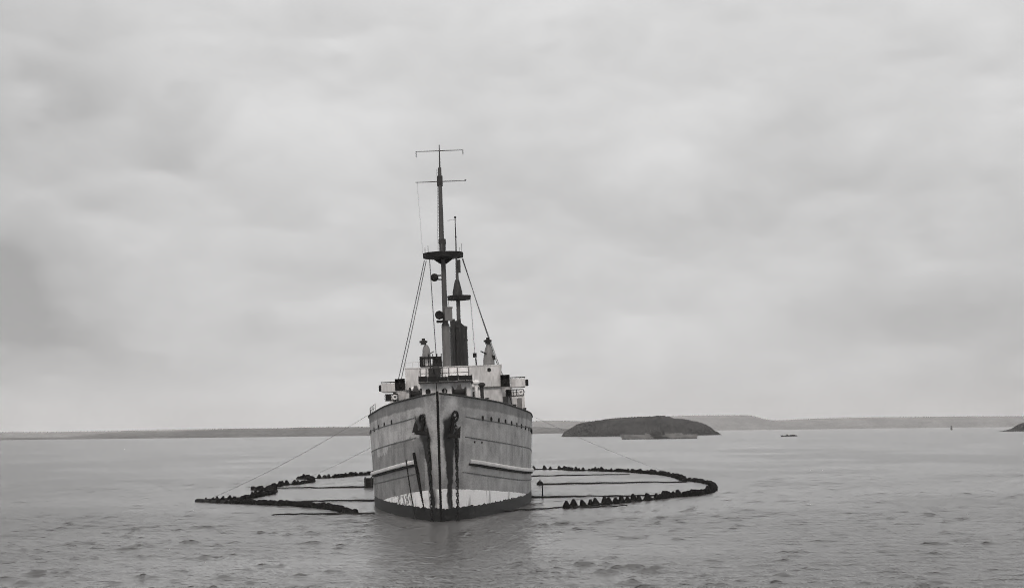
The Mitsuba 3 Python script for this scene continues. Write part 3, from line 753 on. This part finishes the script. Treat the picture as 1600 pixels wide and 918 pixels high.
spar(-15.7, 166.6, -27.2, 166.7, 'near floating spar on the left, running out from the bow', .12)
spar(-18.0, 198.4, -31.9, 198.2, 'middle floating spar on the left, below the square fender')
spar(-23.6, 248.6, -40.0, 247.7, 'far floating spar on the left, joined to the square fender', .15)
spar(2.0, 202.4, 19.3, 204.0, 'second floating spar on the right, running to the peaked floats', .15)
spar(3.8, 251.1, 29.7, 255.3, 'third floating spar on the right, reaching the bend of the boom', .16)
spar(2.7, 298.3, 23.7, 303.6, 'farthest faint floating spar on the right', .13)
spar(-3.5, 164.9, 5.7, 175.8, 'short near spar on the right from bow to first peaked float', .12)
spar(6.9, 174.1, 13.4, 177.0, 'loose floating spar in front of the peaked floats on the right', .10)

# fender, buoy and post at the inner ends of the spars
fb = 'fender_raft'
labels[fb] = {'label': 'square black fender raft afloat beside the left hull side', 'category': 'fender'}
for k in range(4):
    add('timber', box(-25.1, -23.65, 248.0, 249.3, .02 + k * .40, .38 + k * .40), 'mat_black', fb)
for x in (-24.9, -23.85):
    add('upright', box(x - .1, x + .1, 247.85, 247.995, -.1, 1.8), 'mat_dark', fb)
add('mooring_buoy', cat([lathe([(0, -.4), (.4, -.3), (.55, 0), (.5, .35), (.3, .62), (0, .7)], 16, at=(4.35, 251.0, 0)), tube([(4.35, 251.0, .6), (4.35, 251.0, .95)], .08, 6)]), 'mat_float', smooth=40,
    label='round black buoy at the hull end of the third right spar', category='buoy')
add('marker_post', cat([tube([(3.82, 202.8, -.3), (3.85, 202.8, 2.1)], [.09, .07], 8), lathe([(0, -.3), (.3, -.25), (.34, .1), (.1, .22), (0, .22)], 12, at=(3.82, 202.8, 0))]), 'mat_black', smooth=40,
    label='thin upright black post standing on the second right spar', category='post')

# ---------------------------------------------------------------- other vessels


def small_hull(L, B, D, sheer, n=24):
    x = np.linspace(0, 1, n)
    b = B / 2 * np.clip(np.sin(np.pi * (.06 + .9 * x)) ** .45, 0, 1)
    b[0] = .05
    top = D + sheer * ((1 - x) ** 3 + .35 * x ** 4)
    V, F = [], []
    for k in range(n):
        V += [[x[k] * L, -b[k] * .85, -.3], [x[k] * L - .02 * L * (1 - x[k]), -b[k], top[k]], [x[k] * L - .02 * L * (1 - x[k]), b[k], top[k]], [x[k] * L, b[k] * .85, -.3]]
    for k in range(n - 1):
        for a, c in ((0, 1), (1, 2), (2, 3)):
            F.append([4 * k + a, 4 * k + 4 + a, 4 * k + 4 + c, 4 * k + c])
    F += [[0, 1, 2, 3], [4 * n - 4, 4 * n - 1, 4 * n - 2, 4 * n - 3]]
    return np.array(V), np.array(F)


def camo(p, n, uv):
    a = (p.x - 111.2) / 78.0
    e = (mikit.fbm(p.x * .16, p.z * .5, 4.0, 3) - .5)
    g = mi.Float(.15) + .12 * e
    dark = mikit.smoothstep(.42, .46, a + e * .12 + .02 * p.z) * mikit.smoothstep(.70, .60, a + e * .1 + .035 * p.z)
    g = dr.lerp(g, .015, dark)
    return mi.Color3f(dr.select(p.z < .55 + e * .6, mi.Float(.02), g))


scene['mat_camouflage'] = {'type': 'twosided', 'bsdf': {'type': 'principled', 'base_color': mikit.proc(camo), 'roughness': .6, 'specular': .3}}
CS = 'coastal_vessel'
labels[CS] = {'label': 'low camouflaged vessel, pale ends and dark middle, in front of the island', 'category': 'ship'}


def place(v, ox, oy, rot):
    c, s = math.cos(rot), math.sin(rot)
    v = np.asarray(v, float)
    return np.stack([ox + v[..., 0] * c - v[..., 1] * s, oy + v[..., 0] * s + v[..., 1] * c, v[..., 2]], -1)


def placed(m, ox, oy, rot):
    m = m.copy(); m.vertices = place(m.vertices, ox, oy, rot)
    return m


RO = -.04
v, fq = small_hull(77, 10, 4.0, 1.2)
add('hull', (place(v, 111.2, 1520, RO), fq), 'mat_camouflage', CS)
for nm, b, m_ in (('deckhouse', (24, 36, -3, 3, 3.9, 6.0), 'mat_camouflage'), ('deckhouse', (44, 62, -3, 3, 3.8, 5.6), 'mat_camouflage'), ('bridge', (33, 40, -2.5, 2.5, 3.8, 7.6), 'mat_dark')):
    add(nm, placed(box(*b), 111.2, 1520, RO), m_, CS)
add('funnel', placed(lathe([(1.2, 4), (1.1, 8.2), (0, 8.2)], 14, at=(42.5, 0, 0)), 111.2, 1520, RO), 'mat_dark', CS)
add('mast', placed(tube([(34, 0, 7), (34, 0, 11)], .12, 6), 111.2, 1520, RO), 'mat_mid', CS)
LN = 'harbour_launch'
labels[LN] = {'label': 'small black launch alone on the water, far right of the ship', 'category': 'boat'}
v, fq = small_hull(18.5, 4.2, 1.1, .35)
add('hull', (place(v, 305.5, 1690, .02), fq), 'mat_black', LN)
add('cabin', placed(box(10, 16, -1.2, 1.2, 1.05, 1.9), 305.5, 1690, .02), 'mat_black', LN)
add('wheelhouse', placed(box(6.0, 8.0, -1, 1, 1.1, 2.3), 305.5, 1690, .02), 'mat_dark', LN)

bx, by = 1184.0, 4000.0
BT = 'beacon_tower'
labels[BT] = {'label': 'tiny dark beacon tower far off near the right end of the horizon', 'category': 'beacon'}
add('base', lathe([(3.6, -1), (3.4, 1.6), (0, 1.7)], 16, at=(bx, by, 0)), 'mat_dark', BT, smooth=30)
add('tower', lathe([(2.5, 1.6), (1.9, 8.5), (2.4, 8.6), (2.4, 9.1), (0, 9.2)], 16, at=(bx, by, 0)), 'mat_dark', BT, smooth=30)
add('lantern', lathe([(1.3, 9.1), (1.3, 11.0), (1.6, 11.1), (.2, 12.4), (0, 12.6)], 14, at=(bx, by, 0)), 'mat_black', BT, smooth=30)

# ---------------------------------------------------------------- the air
scene['haze_air'] = {'type': 'homogeneous', 'albedo': {'type': 'rgb', 'value': .95}, 'sigma_t': {'type': 'rgb', 'value': HAZE}}
scene['haze'] = {'type': 'cube', 'to_world': T().translate([0, 0, 149.0]).scale([17500, 17500, 151.0]), 'bsdf': {'type': 'null'}, 'interior': {'type': 'ref', 'id': 'haze_air'}}
labels['haze'] = {'kind': 'stuff', 'label': 'thin grey sea haze', 'category': 'haze'}
# the air must be defined before the camera refers to it
scene = {'haze_air': scene.pop('haze_air'), **scene}
